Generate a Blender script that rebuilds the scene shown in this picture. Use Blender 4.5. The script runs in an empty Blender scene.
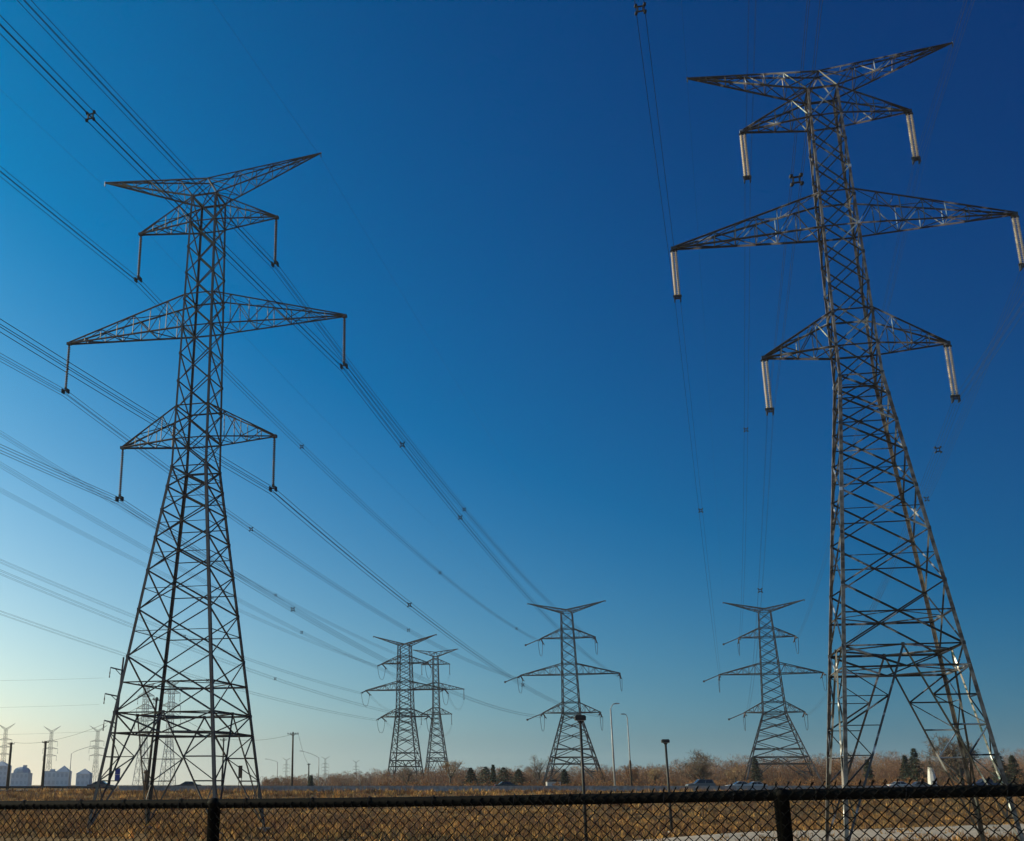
import bpy, math, random
from mathutils import Vector, Matrix
R = math.radians
random.seed(7)
sc = bpy.context.scene
COL = sc.collection

# ------------------------------------------------------------------ camera, sky, sun, exposure
# world origin = the photographer's eye; x right, y ahead, z up
F = 1167.1; CX = 375.9; CY = 420.5; PITCH = 0.3025
cam = bpy.data.cameras.new('camera'); camo = bpy.data.objects.new('camera', cam); COL.objects.link(camo)
cam.sensor_width = 36; cam.sensor_fit = 'HORIZONTAL'; cam.lens = 36 * F / 1024
cam.shift_x = (512 - CX) / 1024; cam.shift_y = 0
cam.clip_start = 0.1; cam.clip_end = 20000
camo.rotation_euler = (math.pi / 2 + PITCH, 0, 0)
sc.camera = camo

SUN_EL, SUN_AZ = R(20), R(-75)
w = bpy.data.worlds.new('World'); sc.world = w; w.use_nodes = True
nt = w.node_tree; bg = nt.nodes['Background']
sky = nt.nodes.new('ShaderNodeTexSky'); sky.sky_type = 'NISHITA'; sky.sun_disc = False
sky.sun_elevation = SUN_EL; sky.sun_rotation = SUN_AZ
sky.air_density = 1; sky.dust_density = 1; sky.ozone_density = 1.5
sep = nt.nodes.new('ShaderNodeSeparateColor'); comb = nt.nodes.new('ShaderNodeCombineColor')
nt.links.new(sky.outputs[0], sep.inputs[0])
tc = nt.nodes.new('ShaderNodeTexCoord'); sx = nt.nodes.new('ShaderNodeSeparateXYZ'); nt.links.new(tc.outputs['Generated'], sx.inputs[0])
mx = nt.nodes.new('ShaderNodeMath'); mx.operation = 'MAXIMUM'; mx.inputs[1].default_value = 0; nt.links.new(sx.outputs[2], mx.inputs[0])
cv = nt.nodes.new('ShaderNodeCombineXYZ'); zc_ = nt.nodes.new('ShaderNodeMath'); zc_.operation = 'MAXIMUM'; zc_.inputs[1].default_value = .035
nt.links.new(sx.outputs[2], zc_.inputs[0]); nt.links.new(sx.outputs[0], cv.inputs[0]); nt.links.new(sx.outputs[1], cv.inputs[1]); nt.links.new(zc_.outputs[0], cv.inputs[2])
nt.links.new(cv.outputs[0], sky.inputs[0])
def mth(op, a, b):
    n = nt.nodes.new('ShaderNodeMath'); n.operation = op
    for i, v in enumerate((a, b)):
        if isinstance(v, (int, float)): n.inputs[i].default_value = v
        else: nt.links.new(v, n.inputs[i])
    return n.outputs[0]
# tone of the sky per channel: (log gain, contrast, fade with height)
z2 = mth('MULTIPLY', mx.outputs[0], mx.outputs[0])
xc = mth('MINIMUM', mth('MAXIMUM', sx.outputs[0], -0.5), 0.7)
for i, (a, g, h, kx, kz) in enumerate([(-1.55, .397, -5.45, -3.3, .179), (-1.98, .821, -2.208, -1.9, 1.0), (-1.421, .564, -.809, -1.157, -.05)]):
    v = mth('MULTIPLY', mth('POWER', sep.outputs[i], g), 10 * math.exp(a))
    e = mth('ADD', mth('ADD', mth('MULTIPLY', mx.outputs[0], h), mth('MULTIPLY', z2, kz)), mth('MULTIPLY', xc, kx))
    v = mth('MULTIPLY', v, mth('EXPONENT', e, 0))
    if i == 0: v = mth('DIVIDE', mth('MULTIPLY', mth('MULTIPLY', v, v), 1.06), mth('ADD', v, .6))
    v = mth('ADD', v, mth('MULTIPLY', mth('EXPONENT', mth('MULTIPLY', mx.outputs[0], -16.0), 0), (.50, .28, .0)[i]))   # pale dusty band at the horizon
    nt.links.new(v, comb.inputs[i])
hsv = nt.nodes.new('ShaderNodeHueSaturation'); hsv.inputs['Saturation'].default_value = 1.06
nt.links.new(comb.outputs[0], hsv.inputs['Color']); nt.links.new(hsv.outputs[0], bg.inputs[0])
bg.inputs[1].default_value = 0.1

sd = bpy.data.lights.new('sun', 'SUN'); sd.energy = 5.0; sd.angle = R(0.55); sd.color = (1.0, 0.81, 0.56)
so = bpy.data.objects.new('sun', sd); COL.objects.link(so)
sdir = Vector((math.sin(SUN_AZ) * math.cos(SUN_EL), math.cos(SUN_AZ) * math.cos(SUN_EL), math.sin(SUN_EL)))
so.rotation_euler = sdir.to_track_quat('Z', 'Y').to_euler()
so.location = (0, 0, 200)
sc.view_settings.view_transform = 'Standard'; sc.view_settings.look = 'None'
sc.view_settings.exposure = 0; sc.view_settings.gamma = 1; sc.view_settings.use_curve_mapping = False
sc.render.engine = 'CYCLES'; sc.cycles.max_bounces = 4; sc.cycles.transparent_max_bounces = 8

# ------------------------------------------------------------------ materials
def mat(name, c1, c2=None, scale=1.0, rough=0.7, metal=0.0, lo=0.35, hi=0.65, detail=5, bump=0.0, bscale=None, island=0.0, spec=0.3):
    m = bpy.data.materials.new(name); m.use_nodes = True
    n = m.node_tree; b = n.nodes['Principled BSDF']
    b.inputs['Roughness'].default_value = rough; b.inputs['Metallic'].default_value = metal
    b.inputs['Specular IOR Level'].default_value = spec
    tcn = n.nodes.new('ShaderNodeTexCoord')
    no = n.nodes.new('ShaderNodeTexNoise'); no.inputs['Scale'].default_value = scale; no.inputs['Detail'].default_value = detail
    n.links.new(tcn.outputs['Object'], no.inputs['Vector'])
    r = n.nodes.new('ShaderNodeValToRGB'); c2 = c2 or tuple(x * 0.75 for x in c1)
    r.color_ramp.elements[0].position = lo; r.color_ramp.elements[0].color = (*c1, 1)
    r.color_ramp.elements[1].position = hi; r.color_ramp.elements[1].color = (*c2, 1)
    n.links.new(no.outputs['Fac'], r.inputs[0]); out = r.outputs[0]
    if island:
        g = n.nodes.new('ShaderNodeNewGeometry'); h = n.nodes.new('ShaderNodeHueSaturation')
        mr = n.nodes.new('ShaderNodeMapRange'); mr.inputs[3].default_value = 1 - island; mr.inputs[4].default_value = 1 + island
        n.links.new(g.outputs['Random Per Island'], mr.inputs[0]); n.links.new(mr.outputs[0], h.inputs['Value'])
        n.links.new(out, h.inputs['Color']); out = h.outputs[0]
    n.links.new(out, b.inputs['Base Color'])
    if bump:
        nb = n.nodes.new('ShaderNodeTexNoise'); nb.inputs['Scale'].default_value = bscale or scale * 4; nb.inputs['Detail'].default_value = 6
        n.links.new(tcn.outputs['Object'], nb.inputs['Vector'])
        bu = n.nodes.new('ShaderNodeBump'); bu.inputs['Strength'].default_value = bump; bu.inputs['Distance'].default_value = 0.1
        n.links.new(nb.outputs['Fac'], bu.inputs['Height']); n.links.new(bu.outputs[0], b.inputs['Normal'])
    return m
M = {}
M['steel'] = mat('weathered_galvanised_steel', (.07, .072, .08), (.05, .036, .03), .55, .55, .2, .42, .72)
M['steel_worn_sunlit'] = mat('brown_weathered_sunlit_steel', (.26, .225, .185), (.085, .065, .05), 1.6, .45, .4, .40, .60)  # brown weathering, lightened to put sunlight on the right pylon's legs
M['steel_glints'] = mat('dark_steel_sun_glints', (.055, .053, .052), (.55, .56, .57), .5, .36, .6, .55, .62)  # dark steel; the bright flecks are sun glints put into the colour
M['steel_hazed'] = mat('hazed_galvanised_steel', (.42, .43, .44), (.26, .26, .26), .8, .38, .5)  # distance haze put into the colour of the slender far pylons
M['porcelain_sunlit'] = mat('sunlit_glazed_porcelain', (.60, .54, .44), (.36, .31, .24), 6, .32, 0, .45, .75)  # same porcelain lightened: sunlight painted into the right pylon's strings
M['porcelain_dark'] = mat('brown_glazed_porcelain', (.11, .085, .075), (.07, .05, .045), 4, .3)  # brown porcelain; the left pylon's backlit shade is put into this dark tone
M['fitting'] = mat('dark_cast_fittings', (.05, .05, .05), (.03, .028, .026), 5, .5, .5)
M['wire'] = mat('weathered_aluminium_conductor', (.055, .055, .058), (.035, .035, .037), .3, .6, .4)
M['black'] = mat('black_vinyl_coating', (.006, .006, .006), (.011, .010, .009), 9, .75, 0, spec=.08)
M['wood'] = mat('weathered_pole_wood', (.07, .05, .035), (.04, .03, .022), 2, .85)
M['pole_dark'] = mat('dark_painted_pole', (.018, .018, .02), (.03, .028, .026), 3, .5)
M['pole_grey'] = mat('grey_galvanised_pole', (.42, .42, .43), (.30, .30, .31), 1.5, .5, .1)
M['concrete'] = mat('concrete', (.34, .33, .32), (.22, .21, .2), 1.5, .9, bump=.3)
M['asphalt'] = mat('asphalt', (.05, .05, .052), (.035, .035, .036), .6, .9)
M['paint_white'] = mat('road_paint', (.75, .74, .70), (.5, .49, .46), 2, .7)
M['gravel'] = mat('pale_gravel', (.64, .54, .42), (.40, .32, .24), 1.1, .95, lo=.3, hi=.7, bump=.6, bscale=6)
M['grass'] = mat('dry_grass', (.72, .40, .12), (.18, .085, .03), .3, .95, island=.55, lo=.4, hi=.62)
M['twig'] = mat('brown_twigs', (.30, .17, .09), (.19, .10, .06), .12, .9, island=.45)
M['twig_grey'] = mat('grey_brown_twigs', (.22, .165, .12), (.15, .11, .08), .4, .9, island=.35)
M['twig_tan'] = mat('tan_twigs', (.38, .26, .14), (.26, .17, .10), .4, .9, island=.35)
M['leaf_dead'] = mat('dead_leaves', (.30, .155, .06), (.19, .09, .04), .3, .9, island=.5)
M['needle'] = mat('dark_needles', (.05, .06, .028), (.03, .038, .02), .8, .85, island=.5)
M['bark'] = mat('grey_bark', (.10, .08, .062), (.055, .043, .035), 2, .9)
M['glass'] = mat('car_glass', (.02, .022, .025), (.02, .022, .025), 1, .08, spec=.6)
M['rubber'] = mat('tyre_rubber', (.02, .02, .02), (.03, .03, .03), 5, .9)
M['rim'] = mat('alloy_rim', (.4, .4, .41), (.3, .3, .3), 5, .35, .7)
for k, c in dict(car_dark=(.02, .02, .024), car_silver=(.11, .112, .115), car_white=(.45, .45, .44), car_maroon=(.05, .018, .014), car_blue=(.025, .035, .08)).items():
    M[k] = mat(k + '_paint', c, tuple(x * .9 for x in c), 2, .28, 0, spec=.5)
M['lamp_red'] = mat('red_lens', (.35, .02, .02)); M['lamp_clear'] = mat('clear_lens', (.6, .6, .58), rough=.2)
M['blue'] = mat('blue_sign_face', (.02, .05, .32), (.018, .045, .28), 3, .5)
M['brown'] = mat('brown_sign_board', (.10, .06, .035), (.07, .04, .025), 3, .7)
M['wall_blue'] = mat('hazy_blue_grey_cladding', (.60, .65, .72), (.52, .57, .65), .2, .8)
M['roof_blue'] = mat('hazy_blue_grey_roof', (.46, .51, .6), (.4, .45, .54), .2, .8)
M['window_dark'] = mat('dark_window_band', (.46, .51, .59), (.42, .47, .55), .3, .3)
M['white_wall'] = mat('white_render', (.78, .76, .72), (.62, .60, .56), 1.5, .8)
M['roof_dark'] = mat('dark_shingle', (.05, .045, .04), (.03, .028, .025), 3, .85)

# ground: brown winter weeds, patchy
def ground_material():
    m = bpy.data.materials.new('dry_field'); m.use_nodes = True; n = m.node_tree; b = n.nodes['Principled BSDF']
    b.inputs['Roughness'].default_value = .97; b.inputs['Specular IOR Level'].default_value = .05
    t = n.nodes.new('ShaderNodeTexCoord')
    def noise(s, d=6): 
        a = n.nodes.new('ShaderNodeTexNoise'); a.inputs['Scale'].default_value = s; a.inputs['Detail'].default_value = d
        n.links.new(t.outputs['Object'], a.inputs['Vector']); return a.outputs['Fac']
    def ramp(f, p):
        r = n.nodes.new('ShaderNodeValToRGB'); e = r.color_ramp.elements
        while len(e) < len(p): e.new(.5)
        for k, (q, c) in zip(e, p): k.position = q; k.color = (*c, 1)
        n.links.new(f, r.inputs[0]); return r.outputs[0]
    c1 = ramp(noise(.06), [(.35, (.10, .06, .03)), (.5, (.22, .12, .045)), (.65, (.36, .21, .08))])
    c2 = ramp(noise(1.3), [(.35, (.08, .05, .028)), (.6, (.30, .20, .09))])
    mix = n.nodes.new('ShaderNodeMix'); mix.data_type = 'RGBA'; mix.inputs[0].default_value = .5
    n.links.new(c1, mix.inputs[6]); n.links.new(c2, mix.inputs[7]); n.links.new(mix.outputs[2], b.inputs['Base Color'])
    bu = n.nodes.new('ShaderNodeBump'); bu.inputs['Strength'].default_value = .8; bu.inputs['Distance'].default_value = .3
    n.links.new(noise(2.5), bu.inputs['Height']); n.links.new(bu.outputs[0], b.inputs['Normal'])
    return m
M['ground'] = ground_material()

# ------------------------------------------------------------------ helpers
class MB:
    def __init__(s): s.v = []; s.f = []; s.mi = []; s.cur = 0
    def add(s, vs, fs):
        o = len(s.v); s.v += [tuple(x) for x in vs]; s.f += [tuple(i + o for i in q) for q in fs]; s.mi += [s.cur] * len(fs)
    def box(s, c, d, m=None):
        x, y, z = (q / 2 for q in d); P = [Vector((i * x, j * y, k * z)) for k in (-1, 1) for j in (-1, 1) for i in (-1, 1)]
        if m: P = [m @ p for p in P]
        s.add([p + Vector(c) for p in P], [(0, 2, 3, 1), (4, 5, 7, 6), (0, 1, 5, 4), (2, 6, 7, 3), (0, 4, 6, 2), (1, 3, 7, 5)])
    def bar(s, a, b, wd, prof='L', d1=None):
        a, b = Vector(a), Vector(b); ax = b - a
        if ax.length < 1e-6: return
        ax.normalize()
        u = Vector(d1) if d1 is not None else Vector((.37, .61, .71))
        u = u - ax * u.dot(ax)
        if u.length < 1e-4: u = ax.orthogonal()
        u.normalize(); v = ax.cross(u)
        if prof == 'L':
            t = wd * .16
            pr = [(0, 0), (wd, 0), (wd, t), (t, t), (t, wd), (0, wd)]; q = wd * .3
            pr = [(p - q, r - q) for p, r in pr]
            k = 6; caps = [(0, 3, 2, 1), (0, 5, 4, 3)]
        else:
            h = wd / 2; pr = [(-h, -h), (h, -h), (h, h), (-h, h)]; k = 4; caps = [(0, 3, 2, 1)]
        vs = [a + u * p + v * r for p, r in pr] + [b + u * p + v * r for p, r in pr]
        fs = [(i, (i + 1) % k, (i + 1) % k + k, i + k) for i in range(k)] + caps + [tuple(i + k for i in reversed(c)) for c in caps]
        s.add(vs, fs)
    def tube(s, path, rad, n=5, cap=True):
        P = [Vector(p) for p in path]; L = len(P); vs = []
        rr = rad if isinstance(rad, (list, tuple)) else [rad] * L
        ref = None
        for i, p in enumerate(P):
            d = (P[min(i + 1, L - 1)] - P[max(i - 1, 0)]).normalized()
            if ref is None: ref = d.orthogonal().normalized()
            ref = (ref - d * ref.dot(d))
            ref = ref.normalized() if ref.length > 1e-5 else d.orthogonal().normalized()
            o = d.cross(ref)
            for k in range(n):
                a = 2 * math.pi * k / n; vs.append(p + (ref * math.cos(a) + o * math.sin(a)) * rr[i])
        fs = [(i * n + k, i * n + (k + 1) % n, (i + 1) * n + (k + 1) % n, (i + 1) * n + k) for i in range(L - 1) for k in range(n)]
        if cap: fs += [tuple(reversed(range(n))), tuple((L - 1) * n + k for k in range(n))]
        s.add(vs, fs)
    def lathe(s, prof, n=12, org=(0, 0, 0), m=None):
        vs = []
        for r, z in prof:
            for k in range(n):
                a = 2 * math.pi * k / n; p = Vector((r * math.cos(a), r * math.sin(a), z))
                vs.append((m @ p if m else p) + Vector(org))
        L = len(prof)
        fs = [(i * n + k, i * n + (k + 1) % n, (i + 1) * n + (k + 1) % n, (i + 1) * n + k) for i in range(L - 1) for k in range(n)]
        fs += [tuple(reversed(range(n))), tuple((L - 1) * n + k for k in range(n))]
        s.add(vs, fs)
    def prism(s, pts, y0, y1):      # outline in x,z extruded along y
        k = len(pts); vs = [(x, y0, z) for x, z in pts] + [(x, y1, z) for x, z in pts]
        s.add(vs, [tuple(range(k)), tuple(reversed(range(k, 2 * k)))] + [(i, i + k, (i + 1) % k + k, (i + 1) % k) for i in range(k)])
    def build(s, name, m, parent=None, smooth=False):
        me = bpy.data.meshes.new(name); me.from_pydata(s.v, [], s.f)
        ms = m if isinstance(m, (list, tuple)) else [m]
        for q in ms: me.materials.append(M[q])
        if len(ms) > 1: me.polygons.foreach_set('material_index', s.mi)
        if smooth: me.polygons.foreach_set('use_smooth', [True] * len(me.polygons))
        me.update(); o = bpy.data.objects.new(name, me); COL.objects.link(o)
        if parent: o.parent = parent
        return o
def tag(o, label, cat, group=None):
    o['label'] = label; o['category'] = cat
    if group: o['group'] = group
    return o
def thing(name, label, cat, loc=(0, 0, 0), rz=0, group=None):
    o = bpy.data.objects.new(name, None); COL.objects.link(o); o.location = loc; o.rotation_euler = (0, 0, rz)
    o.empty_display_size = .5
    return tag(o, label, cat, group)
def structure(o): o['kind'] = 'structure'; return o
def copy_tree(o, loc, rz=None, scale=None, label=None):
    def rec(q, par):
        c = q.copy(); COL.objects.link(c)
        if par: c.parent = par
        for ch in list(q.children): rec(ch, c)
        return c
    c = rec(o, None); c.location = loc
    if rz is not None: c.rotation_euler = (0, 0, rz)
    if scale: c.scale = (scale,) * 3
    if label: c['label'] = label
    return c
def lerp(a, b, t): return Vector(a).lerp(Vector(b), t)

# ------------------------------------------------------------------ terrain
def smooth(a, b, t):
    t = max(0, min(1, (t - a) / (b - a))); return t * t * (3 - 2 * t)
def basin(x): return max(-5.3, min(-3.3, -4.05 - .0155 * x))
def gz(x, y):
    d = smooth(7.5, 30, y); z = -1.66 * (1 - d) + basin(x) * d
    u = smooth(146, 190, y); z = z * (1 - u) + (-1.06) * u
    if 30 < y < 190: z += .12 * math.sin(x * .31 + y * .17) * math.sin(y * .23 - x * .05) * (1 - u)
    return z
ys = [-40, -10, 0, 5, 7.5, 10, 13, 16, 20, 24, 28, 32] + [36 + 4 * i for i in range(28)] + [147 + 2.5 * i for i in range(19)] + [196, 240, 300, 400, 600, 1000, 1800, 3400]
xs = [-2400, -2000, -1000, -500, -250] + [-160 + 5 * i for i in range(70)] + [220, 260, 320, 500, 1000, 2000, 2400]
mb = MB(); vs = [(x, y, gz(x, y)) for y in ys for x in xs]; nx = len(xs)
mb.add(vs, [(j * nx + i, j * nx + i + 1, (j + 1) * nx + i + 1, (j + 1) * nx + i) for j in range(len(ys) - 1) for i in range(nx - 1)])
structure(mb.build('ground', 'ground', smooth=True))
RZ = -0.9
mb = MB(); mb.box((0, 212, RZ - .09), (900, 31, .16)); structure(mb.build('road', 'asphalt'))
for k, (yy, dash) in enumerate(((198.2, 0), (202, 1), (205.8, 1), (209.6, 0), (214.4, 0), (218.2, 1), (222, 1), (225.8, 0))):
    mb = MB()
    if dash:
        for i in range(-30, 46): mb.box((i * 9, yy, RZ - .004), (3, .15, .004))
    else: mb.box((0, yy, RZ - .004), (900, .15, .004))
    structure(mb.build('road_marking', 'paint_white'))
# pale gravel path across the lower right of the field
def at(px, dist): return ((px - CX) / (F / math.cos(PITCH)) * dist)     # lateral position for a pixel column at ground distance
mb = MB(); mid = [(at(q, y), y, wd) for q, y, wd in ((560, 90, 5), (620, 94, 8), (670, 98.5, 13), (730, 107, 20), (800, 116, 28), (880, 126, 29), (960, 135, 29), (1060, 142, 26), (1200, 148, 22))]
vs = []
for x, y, wd in mid:
    for k in range(7):
        yy = y - wd / 2 + wd * k / 6 + .5 * math.sin(x * .9 + k); vs.append((x, yy, gz(x, yy) + .05 + (.06 if 0 < k < 6 else -.03)))
mb.add(vs, [(i * 7 + k, i * 7 + 7 + k, i * 7 + 8 + k, i * 7 + 1 + k) for i in range(len(mid) - 1) for k in range(6)])
structure(mb.build('path', 'gravel', smooth=True))

# ------------------------------------------------------------------ lattice pylons
def zig(mb, A0, A1, B0, B1, n, wd, prof, skip_last=True):
    # zigzag lacing between chord A0-A1 and chord B0-B1
    for i in range(n):
        a = lerp(A0, A1, i / n); b = lerp(B0, B1, i / n); a2 = lerp(A0, A1, (i + 1) / n); b2 = lerp(B0, B1, (i + 1) / n)
        mb.bar(*( (a, b2) if i % 2 == 0 else (b, a2)), wd, prof)
        if i and not (skip_last and i == n - 1 and False): mb.bar(a, b, wd * .8, prof)
def insulator(parent, top, length, kind, rad=.15, double=False, n=12, dirv=(0, 0, -1)):
    d = Vector(dirv).normalized(); q = Vector((0, 0, 1)).rotation_difference(-d).to_matrix()
    mb = MB(); discs = 24
    for off in ((-.15, .15) if double else (0,)):
        pr = [(.03, 0)]; L = length - .55
        for i in range(discs):
            z = -.25 - L * i / discs; h = L / discs
            pr += [(.05, z), (rad, z - h * .35), (rad * .93, z - h * .6), (.05, z - h * .75)]
        pr += [(.03, -length + .2)]
        pr = list(reversed(pr))
        mb.lathe(pr, n, Vector(top) + Vector((off, 0, 0)), q)
    st = mb.build('insulator_string', 'porcelain_sunlit' if double else 'porcelain_dark', parent, True)
    e = Vector(top) + d * length
    mb = MB(); mb.box(Vector(top) + d * .14, (.66 if double else .16, .08, .16)); mb.build('hanger_plate', 'fitting', st)
    mb = MB(); mb.box(e - d * .22, (.75 if double else .22, .1, .22), None)
    mb.box(e, (.62, .14, .10)); mb.box(e - d * .06 + Vector((-.25, 0, -.12)), (.1, .55, .42)); mb.box(e - d * .06 + Vector((.25, 0, -.12)), (.1, .55, .42))
    mb.build('clamp', 'fitting', st)
    return st
def pylon(name_label, loc, rz, P, group):
    """P: profile [(z, width)] bottom up, arms, peak ... all z relative to the base of the pylon's datum (P['zb'] is the foot)."""
    root = thing('transmission_pylon', name_label, 'pylon', loc, rz, group)
    zb = P['zb']; prof = P['prof']; S = P['mem']; sh = P['shape']; steel = P.get('steel', 'steel')
    def W(z):
        for (z0, w0), (z1, w1) in zip(prof, prof[1:]):
            if z <= z1: return w0 + (w1 - w0) * (z - z0) / (z1 - z0)
        return prof[-1][1]
    def V(x, y, z): return Vector((x, y, z - zb))
    def C(i, z):
        h = W(z) / 2; sgx, sgy = ((-1, -1), (1, -1), (1, 1), (-1, 1))[i]; return V(sgx * h, sgy * h, z)
    ztop = prof[-1][0]
    zl = [p[0] for p in prof]
    for i in range(4):
        mb = MB(); sgx, sgy = ((-1, -1), (1, -1), (1, 1), (-1, 1))[i]
        for (a, b) in zip(zl, zl[1:]):
            mb.bar(C(i, a), C(i, b), (.30 if a < P['waist'] - 1 else .22) * S, sh, (-sgx, 0, 0) if i % 2 == 0 else (0, -sgy, 0))
        leg = mb.build('leg', P.get('leg_steel', steel), root)
        if P.get('footing', True):
            mb = MB(); mb.lathe([(.55, -.9), (.55, .25), (.45, .35)], 12, C(i, zb)); mb.build('footing', 'concrete', leg)
    br = MB(); wd = .13 * S
    def node(p):
        if P.get('plates'): br.box(p, (.24 * S, .24 * S, .3 * S))
    # base portal
    z1, z2 = P['ring']
    if P.get('portal', True):
        for i in range(4):
            j = (i + 1) % 4
            for z in (z1, z2): br.bar(C(i, z), C(j, z), .15 * S, sh)
            m2 = lerp(C(i, z2), C(j, z2), .5); m1 = lerp(C(i, z1), C(j, z1), .5)
            node(m2)
            for a in (i, j):
                f = C(a, zb + .4)
                br.bar(m2, f, .17 * S, sh)
                br.bar(m1, C(a, z2), wd, sh); br.bar(C(a, z1), lerp(m2, f, (z2 - z1) / (z2 - zb)), wd, sh)
                n = P.get('nsub', 4)
                prev = C(a, z1)
                for k in range(1, n):
                    t = k / n; z = z1 + (zb + .4 - z1) * t
                    tt = (z2 - z) / (z2 - zb - .4)
                    pl, pk = C(a, z), lerp(m2, f, tt)
                    br.bar(pl, pk, .09 * S, sh)
                    prev2 = pk if k % 2 else pl
                    br.bar(prev, prev2, .1 * S, sh); prev = prev2
            # plan bracing
            br.bar(lerp(C(i, z2), C(j, z2), .5), lerp(C(j, z2), C((i + 2) % 4, z2), .5), wd, sh)
            br.bar(lerp(C(i, z1), C(j, z1), .5), lerp(C(j, z1), C((i + 2) % 4, z1), .5), wd * .8, sh)
    else: z2 = zb
    # lower body, X panels getting shorter upward
    def panels(za, zc, n, ratio):
        hs = [ratio ** k for k in range(n)]; s = sum(hs); out = [za]
        for h in hs: out.append(out[-1] + (zc - za) * h / s)
        return out
    lv = panels(z2, P['waist'], P['nlow'], P['rlow'])
    for k, (a, b) in enumerate(zip(lv, lv[1:])):
        zc = a + (b - a) * W(a) / (W(a) + W(b))
        for i in range(4):
            j = (i + 1) % 4
            br.bar(C(i, a), C(j, b), wd, sh); br.bar(C(j, a), C(i, b), wd, sh)
            br.bar(C(i, zc), C(j, zc), (.14 if k == 0 else .08) * S, sh)
            node(C(i, a))
            if k == 0: br.bar(lerp(C(i, zc), C(j, zc), .5), lerp(C(j, zc), C((i + 2) % 4, zc), .5), .08 * S, sh)
    lv2 = panels(P['waist'], ztop, P['nup'], 1.0)
    for a, b in zip(lv2, lv2[1:]):
        for i in range(4):
            j = (i + 1) % 4
            br.bar(C(i, a), C(j, b), wd * .85, sh); br.bar(C(j, a), C(i, b), wd * .85, sh); node(C(i, a))
    for i in range(4):
        br.bar(C(i, ztop), C((i + 1) % 4, ztop), wd, sh); br.bar(C(i, P['waist']), C((i + 1) % 4, P['waist']), wd, sh)
    for (z, a, h) in P['arms']:
        for i in range(4):
            br.bar(C(i, z), C((i + 1) % 4, z), .14 * S, sh); br.bar(C(i, min(ztop, z + h)), C((i + 1) % 4, min(ztop, z + h)), .14 * S, sh)
    br.build('bracing', steel, root)
    att = {}
    # cross-arms
    for nm, (z, a, h) in zip('uml', P['arms']):
        for sd, (ci, cj) in ((-1, (0, 3)), (1, (1, 2))):
            mb = MB(); T = V(sd * a, 0, z); zt = min(ztop, z + h); n = 3 if a < 10 else 6
            dy = .13
            for c, y in ((ci, -dy), (cj, dy)):
                tip = T + Vector((0, y, 0))
                mb.bar(C(c, z), tip, .16 * S, sh); mb.bar(C(c, zt), tip + Vector((0, 0, .12)), .16 * S, sh)
                zig(mb, C(c, z), tip, C(c, zt), tip, n + 1, .085 * S, sh)
            zig(mb, C(ci, z), T, C(cj, z), T, n + 1, .085 * S, sh)
            zig(mb, C(ci, zt), T, C(cj, zt), T, max(3, n - 2), .07 * S, sh)
            mb.box(T + Vector((0, 0, 0)), (.5 * S, .45 * S, .3 * S))
            arm = mb.build('cross_arm', steel, root)
            att[nm + ('l' if sd < 0 else 'r')] = V(sd * a, 0, z)
            if P['kind'] == 'suspension':
                insulator(root, T + Vector((0, 0, -.1)), P['slen'], 's', P.get('srad', .15), P.get('double', False))
                att[nm + ('l' if sd < 0 else 'r')] = V(sd * a, 0, z - P['slen'] - .1)
            else:
                for sy in (-1, 1):
                    insulator(root, T + Vector((0, sy * .2, -.1)), 5.0, 's', .2, False, 8, (0, sy, -.18))
                mb = MB(); pts = []
                for k in range(15):
                    t = k / 14; pts.append(T + Vector((sd * .25, -5.1 + 10.2 * t, -1.0 - 3.9 * (1 - abs(2 * t - 1) ** 3))))
                mb.tube(pts, .06, 5); mb.build('jumper_loop', 'wire', root)
                if sd < 0 and P.get('strut', True):
                    mb = MB(); e = T + Vector((-4.4, -.8, -1.8)); mb.tube([T, e], [.11, .13], 6); mb.box(e, (.5, .5, .5)); mb.build('strut_insulator', 'porcelain_dark', root)
                att[nm + ('l' if sd < 0 else 'r')] = T + Vector((0, -5.1, -1.0))
                att[nm + ('l' if sd < 0 else 'r') + 'b'] = T + Vector((0, 5.1, -1.0))
    # earth-wire peaks
    zp, ap, zc = P['peak']; n = 6
    for sd, (ci, cj) in ((-1, (0, 3)), (1, (1, 2))):
        mb = MB(); T = V(sd * ap, 0, zp); hw = W(ztop) * .22
        for c, y in ((ci, -hw), (cj, hw)):
            top0 = V(0, y, zc); mb.bar(top0, T, .14 * S, sh); mb.bar(C(c, ztop), T, .16 * S, sh)
            zig(mb, C(c, ztop), T, lerp(top0, T, .12), T, n, .085 * S, sh)
            mb.bar(top0, C(c, ztop), .12 * S, sh); mb.bar(top0, lerp(C(c, ztop), T, .16), .1 * S, sh)
        mb.bar(V(0, -hw, zc), V(0, hw, zc), .12 * S, sh)
        zig(mb, C(ci, ztop), T, C(cj, ztop), T, n, .075 * S, sh)
        zig(mb, V(0, -hw, zc), T, V(0, hw, zc), T, n, .075 * S, sh)
        mb.bar(T + Vector((0, 0, .1)), T + Vector((0, 0, -.45)), .12 * S, sh)
        mb.build('peak_arm', steel, root)
        att['pl' if sd < 0 else 'pr'] = T + Vector((0, 0, -.45))
    mw = Matrix.Translation(loc) @ Matrix.Rotation(rz, 4, 'Z')
    root_att = {k: mw @ v for k, v in att.items()}
    return root, root_att, att
GP = 'lattice transmission pylons'
SUSP = dict(prof=[(-3.9, 11.18), (27.5, 3.35), (55.0, 2.5)], zb=-3.9, waist=27.5, ring=(4.1, 5.75), nlow=7, rlow=.86, nup=10, mem=.86, shape='L',
            arms=[(52.15, 7.08, 2.75), (41.2, 14.0, 3.3), (30.14, 7.5, 3.2)], peak=(58.5, 11.49, 57.1), kind='suspension', slen=4.75, plates=True)
LX, LY = -16.446, 103.278
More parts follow.
